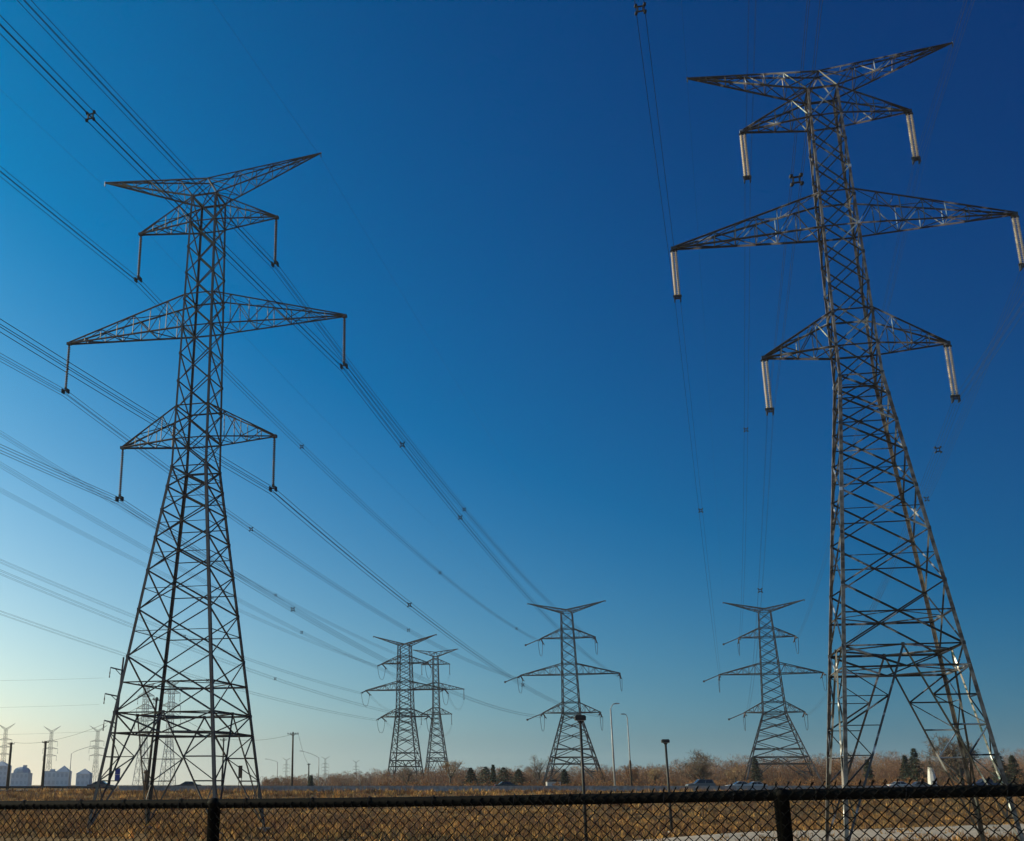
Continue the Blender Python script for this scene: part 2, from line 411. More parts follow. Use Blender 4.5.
PL, aL, _ = pylon('tall dark lattice pylon filling the left half of the picture, slim dark insulators', (LX, LY, -3.9), -.2545, SUSP, GP)
RX, RY, RDZ = 40.373, 92.31, 4.834
def zR(z): return z - RDZ
Rf = -4.75 - RDZ
RS = dict(SUSP); RS.update(mem=.92, zb=Rf, prof=[(Rf, 11.75), (27.5, 3.35), (55.0, 2.5)], double=True, srad=.14, steel='steel_glints', leg_steel='steel_worn_sunlit', nsub=6, ring=(3.6, 5.2), arms=[(52.15, 7.08, 2.75), (41.2, 14.0, 3.3), (30.14, 7.25, 3.2)])
PR, aR, _ = pylon('tallest lattice pylon, at the right edge, with thick pale insulator strings', (RX, RY, -4.75), -.239, RS, GP)
DEAD = dict(prof=[(-1.0, 16.4), (19.0, 4.8), (47.6, 3.1)], zb=-1.0, waist=19.0, ring=(5.5, 7.3), nlow=4, rlow=.8, nup=11, mem=1.05, shape='B',
            arms=[(40.3, 7.7, 2.6), (30.0, 14.0, 3.0), (19.4, 8.0, 2.8)], peak=(50.6, 11.2, 48.4), kind='dead', nsub=3)
PF1, aF1, _ = pylon('distant lattice pylon in the centre, behind the tall dark floodlight post', (55.2, 339, -1.0), -.26, DEAD, GP)
D2 = dict(DEAD); D2.update(prof=[(-1.0, 20.5), (19.0, 6.2), (47.6, 3.3)])
PF2, aF2, _ = pylon('distant lattice pylon just left of the tallest right-hand pylon', (111.8, 337, -1.0), -.25, D2, GP)
D3 = dict(DEAD); D3.update(prof=[(-1.0, 10.2), (22, 4.9), (43.4, 3.7)], waist=22, arms=[(37.6, 7.6, 2.2), (29.2, 13.0, 2.6), (20.8, 7.8, 2.4)], peak=(46.6, 10.6, 43.8), strut=False, nlow=5, mem=1.15)
PT3, aT3, _ = pylon('two-column looking distant pylon, left of the slimmer pylon near the middle', (9.4, 385, -1.0), -.26, D3, GP)
FS = dict(SUSP); FS.update(mem=1.4, shape='B', plates=False, zb=-8, prof=[(-8, 12.2), (27.5, 3.35), (55.0, 2.5)], double=False, srad=.24, arms=[(51, 7.08, 2.75), (38.6, 14.0, 3.3), (26.6, 7.6, 3.2)])
PT4, aT4, l4 = pylon('slim distant pylon close behind and right of the two-column pylon', (32.2, 640, -1.2), -.2, FS, GP)
PT4.scale = (1.07,) * 3
# far pylons on the horizon, narrower, the slender ones paled by painted haze
FS2 = dict(SUSP); FS2.update(mem=1.1, shape='B', plates=False, zb=-8, prof=[(-8, 8.5), (20, 3.6), (55.0, 2.8)], waist=20, portal=False, nlow=5, nup=11, srad=.24,
     arms=[(50, 6.0, 2.5), (42, 6.6, 2.5), (34, 7.2, 2.5)], peak=(58.5, 6.5, 57.1), steel='steel_hazed', footing=False)
def at(px, dist): return ((px - CX) / (F / math.cos(PITCH)) * dist)     # lateral position for a pixel column at ground distance
PS, aS, lS = pylon('pale slender pylon seen through the left legs of the big left pylon', (at(141, 640), 640, -1.2), -.3, FS2, GP)
PS.scale = (.8,) * 3
copy_tree(PS, (at(167, 620), 620, -1.2), -.25, .8, 'pale slender pylon seen through the middle of the big left pylon')
FY = dict(FS2); FY.update(mem=.9, peak=(60, 11.5, 54.5), arms=[(42, 9, 1.8), (34, 10, 1.8), (26, 9, 1.8)], prof=[(-8, 7), (20, 3.6), (53, 2.6)], steel='steel')
PY, aY, lY = pylon('small Y-topped pylon behind the dark pole among the pale buildings', (at(47.5, 940), 940, -1.2), -.3, FY, GP)
PY.scale = (.66,) * 3
copy_tree(PY, (at(94.3, 930), 930, -1.2), -.3, .66, 'small Y-topped pylon just right of the pale buildings')
copy_tree(PY, (at(1, 900), 900, -1.2), -.3, .66, 'small pylon cut by the left edge of the picture')
copy_tree(PY, (at(286, 1700), 1700, -1.2), -.3, .55, 'tiny far pylon left of the wooden utility pole')
copy_tree(PY, (at(325, 1650), 1650, -1.2), -.3, .56, 'tiny far pylon right of the wooden utility pole')
copy_tree(PY, (at(356, 1750), 1750, -1.2), -.3, .52, 'tiny far pylon above the hedge left of the two-column pylon')

# ------------------------------------------------------------------ conductors
def span(A, B, sag, n=48, t0=0., t1=1.):
    out = []
    for i in range(n + 1):
        t = t0 + (t1 - t0) * i / n; p = Vector(A).lerp(Vector(B), t); p.z -= 4 * sag * t * (1 - t); out.append(p)
    return out
def bundle(label, spans, r=.021, quad=True, spacers=(), group='conductor bundles'):
    root = thing('conductor_bundle' if quad else 'earth_wire', label, 'power line', spans[0][0][0], 0, group)
    o0 = Vector(spans[0][0][0]); path = []
    for s in spans: path += s[0] if not path else s[0][1:]
    offs = [(-.23, 0), (.23, 0), (-.23, -.46), (.23, -.46)] if quad else [(0, 0)]
    for dx, dz in offs:
        mb = MB(); pts = []
        for i, p in enumerate(path):
            d = path[min(i + 1, len(path) - 1)] - path[max(i - 1, 0)]; s = Vector((d.y, -d.x, 0)).normalized()
            pts.append(p + s * dx + Vector((0, 0, dz)) - o0)
        mb.tube(pts, r, 4)
        mb.build('conductor', 'wire', root)
    cum = [0]
    for a, b in zip(path, path[1:]): cum.append(cum[-1] + (b - a).length)
    for dist in spacers:
        i = next((k for k in range(len(cum) - 1) if cum[k + 1] >= dist), None)
        if i is None: continue
        t = (dist - cum[i]) / (cum[i + 1] - cum[i]); p = path[i].lerp(path[i + 1], t); d = (path[i + 1] - path[i]).normalized()
        s = Vector((d.y, -d.x, 0)).normalized(); c = p + Vector((0, 0, -.23)) - o0; up = Vector((0, 0, 1))
        mb = MB()
        for k in range(4):
            a = [(-1, 1), (1, 1), (1, -1), (-1, -1)][k]; b = [(-1, 1), (1, 1), (1, -1), (-1, -1)][(k + 1) % 4]
            e1 = c + s * a[0] * .15 + up * a[1] * .15; e2 = c + s * b[0] * .15 + up * b[1] * .15
            mb.bar(e1, e2, .075, 'B'); mb.bar(e1, c + s * a[0] * .27 + up * a[1] * .27, .085, 'B')
            mb.box(c + s * a[0] * .23 + up * a[1] * .23, (.13, .2, .13))
        mb.build('spacer', 'fitting', root)
    return root
NM = dict(ul='left end of the top arm', ur='right end of the top arm', ml='left end of the wide middle arm', mr='right end of the wide middle arm', ll='left end of the lower arm', lr='right end of the lower arm')
def back(P, th, S, dz): return Vector((P[0] + math.sin(R(th)) * S, P[1] + math.cos(R(th)) * S, P[2] + dz))
SPL = dict(ul=(287, 364, 446), ur=(320,), ml=(287, 365), mr=(197, 260, 287), ll=(286,), lr=(286, 364))
for k, nm in NM.items():
    A = aL[k] + Vector((0, 0, -.05)); B = back(A, 198, 240, 12)
    bundle('four-wire bundle, %s of the big left pylon' % nm, [(span(B, A, 3),), (span(A, aF1[k], 4.0),)], spacers=SPL[k])
    A = aR[k] + Vector((0, 0, -.05)); B = back(A, 196.5, 240, 8)
    bundle('four-wire bundle, %s of the tallest right-hand pylon' % nm, [(span(B, A, 5),), (span(A, aF2[k], 4.2),)], r=.0105, spacers=(251,) if k == 'lr' else (195.6, 300))
for k, nm in (('pl', 'left peak'), ('pr', 'right peak')):
    A = aL[k]; bundle('thin single wire from the %s of the big left pylon' % nm, [(span(back(A, 198, 240, 12), A, 2),), (span(A, aF1[k], 3),)], r=.008, quad=False, group='earth wires')
    A = aR[k]; bundle('thin single wire from the %s of the tallest right-hand pylon' % nm, [(span(back(A, 196.5, 240, 8), A, 2),), (span(A, aF2[k], 3),)], r=.008, quad=False, group='earth wires')
def off(P, v): return Vector(P) + Vector(v)
for k, nm in NM.items():      # the third line, its near pylon stands out of the frame on the left
    z = dict(u=50.5, m=42.5, l=31.5)[k[0]]; a = dict(u=7.1, m=14, l=7.6)[k[0]] * (-1 if k[1] == 'l' else 1)
    A = Vector((-71.5 + a * .968, 112 - a * .25, z))
    bundle('wire bundle reaching the %s of the two-column pylon' % nm, [(span(A, aT3[k], 3.5),)], r=.017, spacers=(150,))
    bundle('faint wires behind the %s of the two-column pylon' % nm, [(span(aT3[k + 'b'], PT4.matrix_basis @ l4[k], 5, 24),)], r=.015)

# ------------------------------------------------------------------ chain-link fence by the camera
def zfor(py, dist):      # height of a pixel row at ground distance dist
    return dist * math.tan(math.atan((CY - py) / F) + PITCH)
FH = F / math.cos(PITCH)
P0 = Vector((at(0, 7.3), 7.3)); P1 = Vector((at(1024, 5.1), 5.1)); FU = (P1 - P0).normalized()
def fpos(px): D = 1 / (1 / 7.3 + (1 / 5.1 - 1 / 7.3) * px / 1024); return Vector((at(px, D), D))
def fs(px): return (fpos(px) - P0).dot(FU)
RAIL = [(-300, 806.5), (215, 803.6), (780, 795.0), (1200, 786.0)]
def railz(sv):
    q = P0 + FU * sv; px = CX + q.x / q.y * FH
    for (a, ya), (b, yb) in zip(RAIL, RAIL[1:]):
        if px <= b or b == RAIL[-1][0]:
            t = (px - a) / (b - a); y = ya + (yb - ya) * t + (5.0 * t * (1 - t) if a == 215 else 2 * t * (1 - t)); return zfor(y, q.y)
def F3(sv, z, out=0): q = P0 + FU * sv; return Vector((q.x + FU.y * out, q.y - FU.x * out, z))
SP = fs(780) - fs(215); fx = [fs(215) + SP * k for k in (-2, -1, 0, 1, 2, 3)]
fence = thing('chain_link_fence', 'black chain-link fence with a round top rail across the foreground', 'fence', F3(fs(512), -1.66))
fo = Vector(fence.location)
mb = MB(); n = 90
mb.tube([F3(fx[0] + (fx[-1] - fx[0]) * i / n, railz(fx[0] + (fx[-1] - fx[0]) * i / n)) - fo for i in range(n + 1)], .025, 12); mb.build('top_rail', 'black', fence, True)
for sv in fx:
    zt = railz(sv) - .006; mb = MB()
    mb.lathe([(.034, -1.75), (.034, zt), (.038, zt + .002), (.038, zt + .016), (.028, zt + .03), (.01, zt + .037)], 14, F3(sv, 0) - fo)
    mb.build('fence_post', 'black', fence, True)
mb = MB()
for k in range(40):     # aluminium ties holding the mesh to the rail
    sv = fx[0] + (fx[-1] - fx[0]) * (k + .5) / 40 + random.uniform(-.05, .05); z = railz(sv)
    c = [F3(sv + .004 * math.sin(q), z + math.cos(q / 10 * 6.28) * .029, math.sin(q / 10 * 6.28) * .031) - fo for q in range(11)]
    mb.tube(c, .0025, 4, False)
mb.build('tie_wire', 'pole_dark', fence)['kind'] = 'stuff'
mb = MB(); pitch = .025; h = pitch
for i in range(int((fx[-1] - fx[0]) / pitch)):
    sv = fx[0] + i * pitch; q = P0 + FU * sv; up = .050 * smooth(380, 800, CX + q.x / q.y * FH) - .012
    zt = railz(sv) + up + random.uniform(-.003, .003); wob = .0022 * math.sin(sv * 3.1) ; L = []
    for k in range(61):
        sx_ = (1 if ((k + i) % 2) else -1) * (pitch / 2 + .0015)
        L.append(F3(sv + sx_ + wob * math.sin(k * .4), zt - k * h, .031 + (.0035 if k % 2 else -.0035)) - fo)
    L.insert(0, L[0] + Vector((.010 + random.uniform(-.004, .004), 0, .017)))
    for a_, b_ in zip(L, L[1:]): mb.bar(a_, b_, .0038, 'B', (0, 1, 0))
mb.build('wire_mesh', 'black', fence)

# ------------------------------------------------------------------ poles, lamps, signs
def H(px, py, d): return Vector((at(px, d), d, zfor(py, d)))
def post_light(px, top, d, hw, label, rad):
    x = at(px, d); z0 = gz(x, d); zt = zfor(top, d)
    t = thing('floodlight_post', label, 'lamp post', (x, d, z0), 0, 'dark floodlight posts')
    mb = MB(); mb.tube([(0, 0, -.3), (0, 0, (zt - z0) - .25)], [rad, rad * .72], 10); p = mb.build('pole', 'pole_dark', t, True)
    mb = MB(); mb.box((0, 0, .14), (rad * 4, rad * 4, .28)); mb.build('base', 'concrete', t)
    hgt = zt - z0
    mb = MB(); mb.prism([(-hw, -.30), (hw, -.30), (hw * 1.05, -.08), (hw * .8, .02), (-hw * .8, .02), (-hw * 1.05, -.08)], -.22, .22)
    hd = mb.build('lamp_head', 'pole_dark', t); hd.location = (0, 0, hgt)
    mb = MB(); mb.box((0, 0, -.315), (hw * 1.7, .36, .02)); mb.build('lens', 'lamp_clear', hd)
    mb = MB(); mb.tube([(-hw * .5, 0, hgt - .3), (0, 0, hgt - .62), (hw * .5, 0, hgt - .3)], .05, 6); mb.build('bracket', 'pole_dark', t)
    return t
post_light(583.5, 715.5, 78, .34, 'tall dark floodlight post in front of the central distant pylon', .115)
post_light(668.5, 739.5, 118, .36, 'shorter dark floodlight post right of the two grey street lamps', .15)
def street_lamp(px, top, d, arm, rise, label, m='pole_grey', rad=.13, sleeve=False):
    x = at(px, d); zt = zfor(top, d); z0 = min(gz(x, d), -.9) ; h = zt - z0
    t = thing('street_lamp', label, 'street lamp', (x, d, z0), 0, 'street lamps along the highway')
    mb = MB(); mb.tube([(0, 0, -.2), (0, 0, h * .5), (0, 0, h - rise)], [rad, rad * .85, rad * .65], 8); mb.build('pole', m, t, True)
    for a in (arm if isinstance(arm, tuple) else (arm,)):
        mb = MB(); pts = [(a * math.sin(q * math.pi / 2) ** 1.0, 0, h - rise + rise * (1 - math.cos(q * math.pi / 2)) if False else h - rise + rise * math.sin(q * math.pi / 2) ** .7) for q in [i / 8 for i in range(9)]]
        mb.tube(pts, .06 if rad < .2 else .08, 6); mb.build('arm', m, t, True)
        sg = 1 if a > 0 else -1
        mb = MB(); mb.prism([(a - sg * .1, h - .02), (a + sg * .35, h + .10), (a + sg * .9, h + .06), (a + sg * .95, h - .06), (a + sg * .1, h - .14)], -.17, .17); mb.build('lamp_head', m, t)
    mb = MB(); mb.lathe([(rad * 2, 0), (rad * 2, .12), (rad * 1.2, .35)], 10); mb.build('base_plate', m, t)
    if sleeve:
        mb = MB(); mb.lathe([(rad * 1.5, .3), (rad * 1.5, 5.0), (rad * 1.1, 5.4)], 10); mb.build('sleeve', 'brown', t, True)
    return t
street_lamp(615, 703.5, 196, .55, .9, 'pale grey street lamp in front, its short arm turned right', rad=.17)
street_lamp(631.5, 714, 226, -.3, .7, 'pale street lamp with brown lower half between grey lamp and dark floodlight', rad=.14, sleeve=True)
street_lamp(69, 746, 330, 5.5, 2.0, 'thin street lamp with long curved arm above the pale buildings', rad=.13)
street_lamp(277, 759, 470, -4.0, 1.2, 'small far street lamp left of the wooden utility pole', rad=.16)
street_lamp(318.5, 751, 400, -5.5, 2.2, 'thin street lamp with curved arm right of the wooden utility pole', rad=.15)
def utility(px, top, d, label, arms=((.94, 1.2),), rad=.16, m='wood', lean=0, name='utility_pole'):
    x = at(px, d); zt = zfor(top, d); z0 = min(gz(x, d), -.9); h = zt - z0
    t = thing(name, label, 'utility pole', (x, d, z0), 0, 'utility poles beside the highway')
    t.rotation_euler = (0, lean, 0)
    mb = MB(); mb.tube([(0, 0, -.4), (0, 0, h)], [rad * 1.25, rad * .8], 10); mb.build('pole', m, t, True)
    tips = []
    for fr, a in arms:
        mb = MB(); z = h * fr
        if a > 0: mb.box((0, -.18, z), (2 * a, .12, .14)); pos = (-a * .92, -a * .4, a * .4, a * .92); mb.bar((-a * .5, -.18, z), (0, -.18, z - .5), .06, 'B'); mb.bar((a * .5, -.18, z), (0, -.18, z - .5), .06, 'B')
        else: mb.bar((0, 0, z), (a, 0, z + .35), .16, 'B'); mb.bar((0, 0, z - .9), (a * .6, 0, z + .2), .09, 'B'); pos = (a,)
        mb.build('cross_arm', m, t)
        for q in pos:
            mb = MB()
            if a > 0: mb.lathe([(.03, 0), (.07, .05), (.04, .1), (.08, .16), (.05, .24)], 8, (q, -.18, z + .06)); tips.append(Vector((x + q, d - .18, z0 + z + .3)))
            else: mb.lathe([(.05, -1.7), (.11, -1.6), (.06, -1.2), (.11, -.9), (.06, -.5), (.05, 0)], 8, (q, 0, z + .35)); tips.append(Vector((x + q, d, z0 + z - 1.3)))
            mb.build('insulator', 'porcelain_dark', t)
    return t, tips
uA, tA = utility(292, 732, 262, 'wooden utility pole with a short cross-arm, standing alone in mid picture left', rad=.2, arms=((.965, 1.2),))
uB, tB = utility(147, 697, 190, 'dark leaning pole inside the big left pylon, near its left legs', lean=.056, rad=.2, arms=((.97, .6),), m='pole_dark')
uC, tC = utility(108.5, 657, 200, 'tall steel pole with three side arms, left of the big left pylon', arms=((.9, -2.0), (.7, -2.4), (.5, -2.0)), rad=.19, m='steel', lean=.053)
uD, tD = utility(7.6, 742.5, 250, 'thick dark pole left of the dome-topped pale building', rad=.27, arms=((.97, .7),))
uE, tE = utility(42.3, 741, 250, 'thick dark pole right of the dome-topped pale building', rad=.26, arms=((.97, .7),))
uG, tG = utility(308.5, 763.5, 430, 'short dark pole between the wooden utility pole and curved street lamp', rad=.26, arms=((.96, .6),), m='pole_dark')
uH, tH = utility(222, 738, 270, 'dark pole inside the big left pylon, near its right legs', rad=.2, arms=((.96, .8),), m='pole_dark')
def line(label, A, B, sag, r=.03):
    mb = MB(); p = span(A, B, sag, 24); o = p[0]; mb.tube([q - o for q in p], r, 4); ob = mb.build('overhead_wire', 'wire'); ob.location = o
    tag(ob, label, 'power line', 'local overhead wires')
line('low thin wire between the two thick dark poles at far left', tD[3], tE[3], .3)
line('low thin wire from the right-hand thick dark pole to the leaning dark pole', tE[3], tB[3], 1.0)
line('low thin wire from the leaning dark pole to the dark pole at the right legs', tB[3], tH[3], .9)
line('low thin wire from the dark pole at the right legs to the wooden utility pole', tH[3], tA[3], .9)
line('thin wire sloping from the wooden utility pole to the short dark pole', tA[3], tG[3], 2.0)
line('long thin wire leaving the top side arm of the tall steel pole to the left', tC[0], tC[0] + Vector((-90, -18, 1)), 1.5, .014)
line('long thin wire leaving the middle side arm of the tall steel pole to the left', tC[1], tC[1] + Vector((-90, -18, 1)), 1.5, .014)
line('long thin wire leaving the lowest side arm of the tall steel pole to the left', tC[2], tC[2] + Vector((-90, -18, 1)), 1.5, .014)
# signs
x, d = at(117, 192), 192
t = thing('road_sign', 'narrow blue upright sign at the left foot of the big left pylon', 'sign', (x, d, gz(x, d)))
mb = MB(); mb.tube([(0, 0, -.2), (0, 0, 3.6)], .05, 8); mb.build('post', 'pole_grey', t)
mb = MB(); mb.box((0, -.08, 2.6), (.8, .05, 1.9)); f = mb.build('panel', 'blue', t)
mb = MB(); mb.box((0, -.112, 2.6), (.7, .012, .06)); mb.box((0, -.112, 3.45), (.72, .012, .05)); mb.build('stripe', 'paint_white', f)
x = at(240, 192)
t = thing('sign_board', 'narrow brown upright board between the right legs of the big left pylon', 'sign', (x, d, gz(x, d)))
mb = MB(); mb.tube([(-.22, 0, -.2), (-.22, 0, 3.9)], .05, 8); mb.tube([(.22, 0, -.2), (.22, 0, 3.9)], .05, 8); mb.build('post', 'wood', t)
mb = MB(); mb.box((0, -.09, 3.0), (.62, .06, 1.9)); mb.build('panel', 'brown', t)
x = at(145.5, 193)
t = thing('marker_post', 'stout rust-brown post with a cap below the leaning dark pole', 'post', (x, 193, gz(x, 193)))
mb = MB(); mb.lathe([(.26, -.2), (.26, 2.6), (.2, 2.75)], 12); mb.build('shaft', 'brown', t, True)
mb = MB(); mb.lathe([(.42, 2.75), (.46, 2.95), (.3, 3.2), (.08, 3.3)], 12); mb.build('cap', 'brown', t, True)

# road barrier and guard rail
t = thing('road_barrier', 'long grey concrete barrier along the near side of the highway', 'barrier', (120, 195.2, -1.0))
mb = MB()
pr = [(-.3, 0), (.3, 0), (.26, .12), (.11, .38), (.08, .84), (-.08, .84), (-.11, .38), (-.26, .12)]
for i in range(32):
    xx = -161 + i * 9.02; mb.add([(xx, a, b) for a, b in pr] + [(xx + 8.98, a, b) for a, b in pr], [tuple(range(8)), tuple(reversed(range(8, 16)))] + [(k, k + 8, (k + 1) % 8 + 8, (k + 1) % 8) for k in range(8)])
mb.build('concrete_section', 'concrete', t)
t = thing('guard_rail', 'dark steel guard rail along the highway at far left', 'guard rail', (-100, 195.2, -1.06))
mb = MB(); pr = [(0, .5), (-.08, .56), (-.08, .62), (0, .68), (-.08, .74), (-.08, .8), (0, .86), (.03, .86), (.03, .5)]
mb.add([(-160, a, b) for a, b in pr] + [(58.5, a, b) for a, b in pr], [(k, k + 9, (k + 1) % 9 + 9, (k + 1) % 9) for k in range(9)]); mb.build('rail', 'steel', t)
for i in range(0, 40):
    mb = MB(); mb.box((56 - i * 2.0, .1, .3), (.12, .14, 1.1)); mb.build('rail_post', 'wood', t)

# ------------------------------------------------------------------ cars
def car(px, d, kind, paint, label, face=1, z=None):
    x = at(px, d); t = thing('car' if kind != 'van' else 'van', label, 'car' if kind != 'van' else 'van', (x, d, RZ), 0 if face > 0 else math.pi, 'traffic on the highway')
    if kind == 'sedan':
        body = [(-2.2, .35), (2.2, .35), (2.27, .6), (2.2, .78), (1.0, .95), (-1.5, .98), (-2.2, .93), (-2.28, .6)]; cab = [(-1.62, .96), (-.95, 1.42), (.15, 1.45), (1.08, .93)]; L = 2.2; hh = 1.45
    elif kind == 'suv':
        body = [(-2.2, .42), (2.2, .42), (2.27, .7), (2.2, .98), (1.05, 1.1), (-2.15, 1.12), (-2.27, .8)]; cab = [(-2.1, 1.1), (-1.85, 1.72), (.25, 1.76), (1.05, 1.08)]; hh = 1.76
    elif kind == 'van':
        body = [(-2.6, .45), (2.6, .45), (2.68, .8), (2.55, 1.15), (1.8, 1.35), (-2.6, 1.35)]; cab = [(-2.58, 1.33), (-2.5, 2.1), (1.0, 2.15), (1.85, 1.33)]; hh = 2.15
    else:
        body = [(-2.8, .5), (2.8, .5), (2.85, .8), (2.7, 1.1), (1.7, 1.2), (-2.8, 1.15)]; cab = [(-.6, 1.14), (-.4, 1.8), (.9, 1.82), (1.7, 1.17)]; hh = 1.8
    wd = .9
    def loft(out, y_lo, y_hi, zlo, zhi, nm, m, par, inset=0):
        mb = MB(); k = len(out); vs = []
        cx = sum(p[0] for p in out) / k; cz = sum(p[1] for p in out) / k
        for sy in (-1, 1):
            for p in out:
                q = (p[1] - zlo) / max(.01, zhi - zlo); yy = (y_lo + (y_hi - y_lo) * q) * sy
                vs.append((cx + (p[0] - cx) * (1 - inset), yy, p[1]))
        mb.add(vs, [tuple(range(k)), tuple(reversed(range(k, 2 * k)))] + [(i, (i + 1) % k, (i + 1) % k + k, i + k) for i in range(k)])
        return mb.build(nm, m, par)
    loft(body, wd, wd * .94, .35, 1.2, 'body', paint, t)
    zl, zh = cab[0][1], max(p[1] for p in cab)
    loft(cab, wd * .9, wd * .74, zl, zh, 'cabin', paint, t)
    # windows sit a few millimetres proud of the cabin sides
    for sy in (-1, 1):
        mb = MB(); za, zb_ = zl + .06, zh - .07
        def ex(z, front):
            a, b = (cab[3], cab[2]) if front else (cab[0], cab[1]); q = (z - a[1]) / (b[1] - a[1]); return a[0] + (b[0] - a[0]) * q
        for (u0, u1) in ((.06, .47), (.51, .94)):
            vs = []
            for zz, u in ((za, u0), (za, u1), (zb_, u1), (zb_, u0)):
                b_, f_ = ex(zz, False), ex(zz, True); q = (zz - zl) / (zh - zl); yy = (wd * .9 + (wd * .74 - wd * .9) * q) + .006
                vs.append((b_ + (f_ - b_) * u, yy * sy, zz))
            mb.add(vs, [(0, 1, 2, 3) if sy < 0 else (3, 2, 1, 0)])
        mb.build('side_window', 'glass', t)
    for front in (True, False):
        mb = MB(); a, b = (cab[3], cab[2]) if front else (cab[0], cab[1]); s = .012 if front else -.012
        p0 = (a[0] + (b[0] - a[0]) * .12 + s, a[1] + (b[1] - a[1]) * .12 + .006); p1 = (a[0] + (b[0] - a[0]) * .9 + s, a[1] + (b[1] - a[1]) * .9 + .006)
        mb.add([(p0[0], -wd * .8, p0[1]), (p0[0], wd * .8, p0[1]), (p1[0], wd * .68, p1[1]), (p1[0], -wd * .68, p1[1])], [(0, 1, 2, 3) if front else (3, 2, 1, 0)])
        mb.build('windscreen' if front else 'rear_window', 'glass', t)
    wb = 1.35 if kind in ('sedan', 'suv') else 1.7
    for xx in (-wb, wb):
        for sy in (-1, 1):
            m = Matrix.Rotation(math.pi / 2, 3, 'X'); mb = MB()
            mb.lathe([(.2, -.12), (.31, -.12), (.34, -.07), (.34, .07), (.31, .12), (.2, .12)], 16, (xx, sy * .82, .34), m); wh = mb.build('wheel', 'rubber', t, True)
            mb = MB(); mb.lathe([(.21, -.10), (.05, -.125), (.05, .125), (.21, .10)], 12, (xx, sy * .83, .34), m); mb.build('rim', 'rim', wh)
    fx_ = max(p[0] for p in body); rx_ = min(p[0] for p in body)
    for sy in (-.62, .62):
        mb = MB(); mb.box((fx_ - .05, sy, .7), (.14, .36, .15)); mb.build('headlight', 'lamp_clear', t)
        mb = MB(); mb.box((rx_ + .07, sy, .78), (.16, .32, .16)); mb.build('tail_light', 'lamp_red', t)
    return t
car(102, 200.2, 'sedan', 'car_maroon', 'dark maroon car at the left foot of the big left pylon')
car(187, 203.8, 'sedan', 'car_maroon', 'dark maroon car seen through the middle of the big left pylon', -1)
car(508, 207.7, 'sedan', 'car_dark', 'black saloon left of the central distant pylon', 1)
car(700.5, 200.1, 'suv', 'car_silver', 'silver car right of the shorter dark floodlight post', -1)
car(739, 216.3, 'sedan', 'car_white', 'white saloon below the left leg of the distant right pylon', -1)
car(754, 224, 'sedan', 'car_white', 'white saloon below the middle of the distant right pylon', -1)
car(901, 216.3, 'sedan', 'car_white', 'white car between the legs of the tallest right-hand pylon', 1)
car(922, 222, 'sedan', 'car_silver', 'grey saloon behind the white car at the tallest right-hand pylon', 1)
car(988, 200.1, 'pickup', 'car_blue', 'dark blue pickup truck at the right foot of the tallest pylon', -1)

# ------------------------------------------------------------------ buildings
def block(px0, px1, top, d, kind, label, wall_top=None):
    x0, x1 = at(px0, d), at(px1, d); zt = zfor(top, d); z0 = -1.1; wdt = x1 - x0; zw = zfor(wall_top, d) if wall_top else zt
    t = thing('apartment_block', label, 'building', ((x0 + x1) / 2, d, z0), 0, 'pale buildings on the far left horizon'); h = zw - z0; H_ = zt - z0; dp = wdt * .9
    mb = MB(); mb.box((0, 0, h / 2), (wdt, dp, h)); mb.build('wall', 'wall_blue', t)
    mb = MB()
    if kind == 'pyramid': mb.add([(-wdt / 2 - .4, -dp / 2 - .4, h), (wdt / 2 + .4, -dp / 2 - .4, h), (wdt / 2 + .4, dp / 2 + .4, h), (-wdt / 2 - .4, dp / 2 + .4, h), (0, 0, H_)], [(0, 1, 4), (1, 2, 4), (2, 3, 4), (3, 0, 4), (3, 2, 1, 0)])
    elif kind == 'dome':
        mb.lathe([(wdt * .52, h), (wdt * .5, h + (H_ - h) * .4), (wdt * .4, h + (H_ - h) * .75), (wdt * .22, H_), (.1, H_ + .1)], 10); mb.box((wdt * .15, 0, H_ + .6), (wdt * .2, wdt * .2, 1.2))
    else: mb.box((0, 0, h + .3), (wdt + .5, dp + .5, .6)); mb.box((wdt * .1, 0, h + 1.2), (wdt * .3, dp * .4, 1.4))
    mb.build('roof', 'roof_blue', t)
    nf = max(2, int(h / 3.2))
    for k in range(nf):
        z = (k + .55) * h / nf; mb = MB()
        nw_ = max(3, int(wdt / 2.6))
        for j in range(nw_): mb.box((-wdt / 2 + wdt * (j + .5) / nw_, -dp / 2 - .01, z), (wdt / nw_ * .55, .06, h / nf * .5))
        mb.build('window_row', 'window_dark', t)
block(-8, 8, 761, 820, 'pyramid', 'pale blue-grey block with peaked roof cut by the left edge', 766)
block(12.5, 29.5, 767, 820, 'dome', 'pale blue-grey block with rounded dome roof', 773)
block(43.5, 57, 772, 840, 'flat', 'low flat-roofed pale building left of the large peaked one')
block(56.5, 69.5, 765.5, 820, 'pyramid', 'large pale block with a peaked roof beside the flat-roofed one', 772)
block(77, 90.5, 768.5, 820, 'pyramid', 'smaller pale block with peaked roof, rightmost of the far buildings', 774)
x, d = at(932.7, 236), 236
t = thing('white_hut', 'small white tower-like hut with pointed dark top beside the big bare tree', 'hut', (x, d, -1.06))
mb = MB(); mb.lathe([(.95, 0), (.8, 2.2), (.5, 4.3)], 8); mb.build('wall', 'white_wall', t)
mb = MB(); mb.lathe([(.58, 4.3), (.3, 5.0), (.05, 5.7)], 8); mb.build('roof', 'roof_dark', t)
mb = MB(); mb.box((-.12, -.87, .95), (.5, .1, 1.7)); mb.build('door', 'roof_dark', t)
x, d = at(553.5, 300), 300
t = thing('white_shed', 'low white shed at the left foot of the central distant pylon', 'shed', (x, d, -1.06))
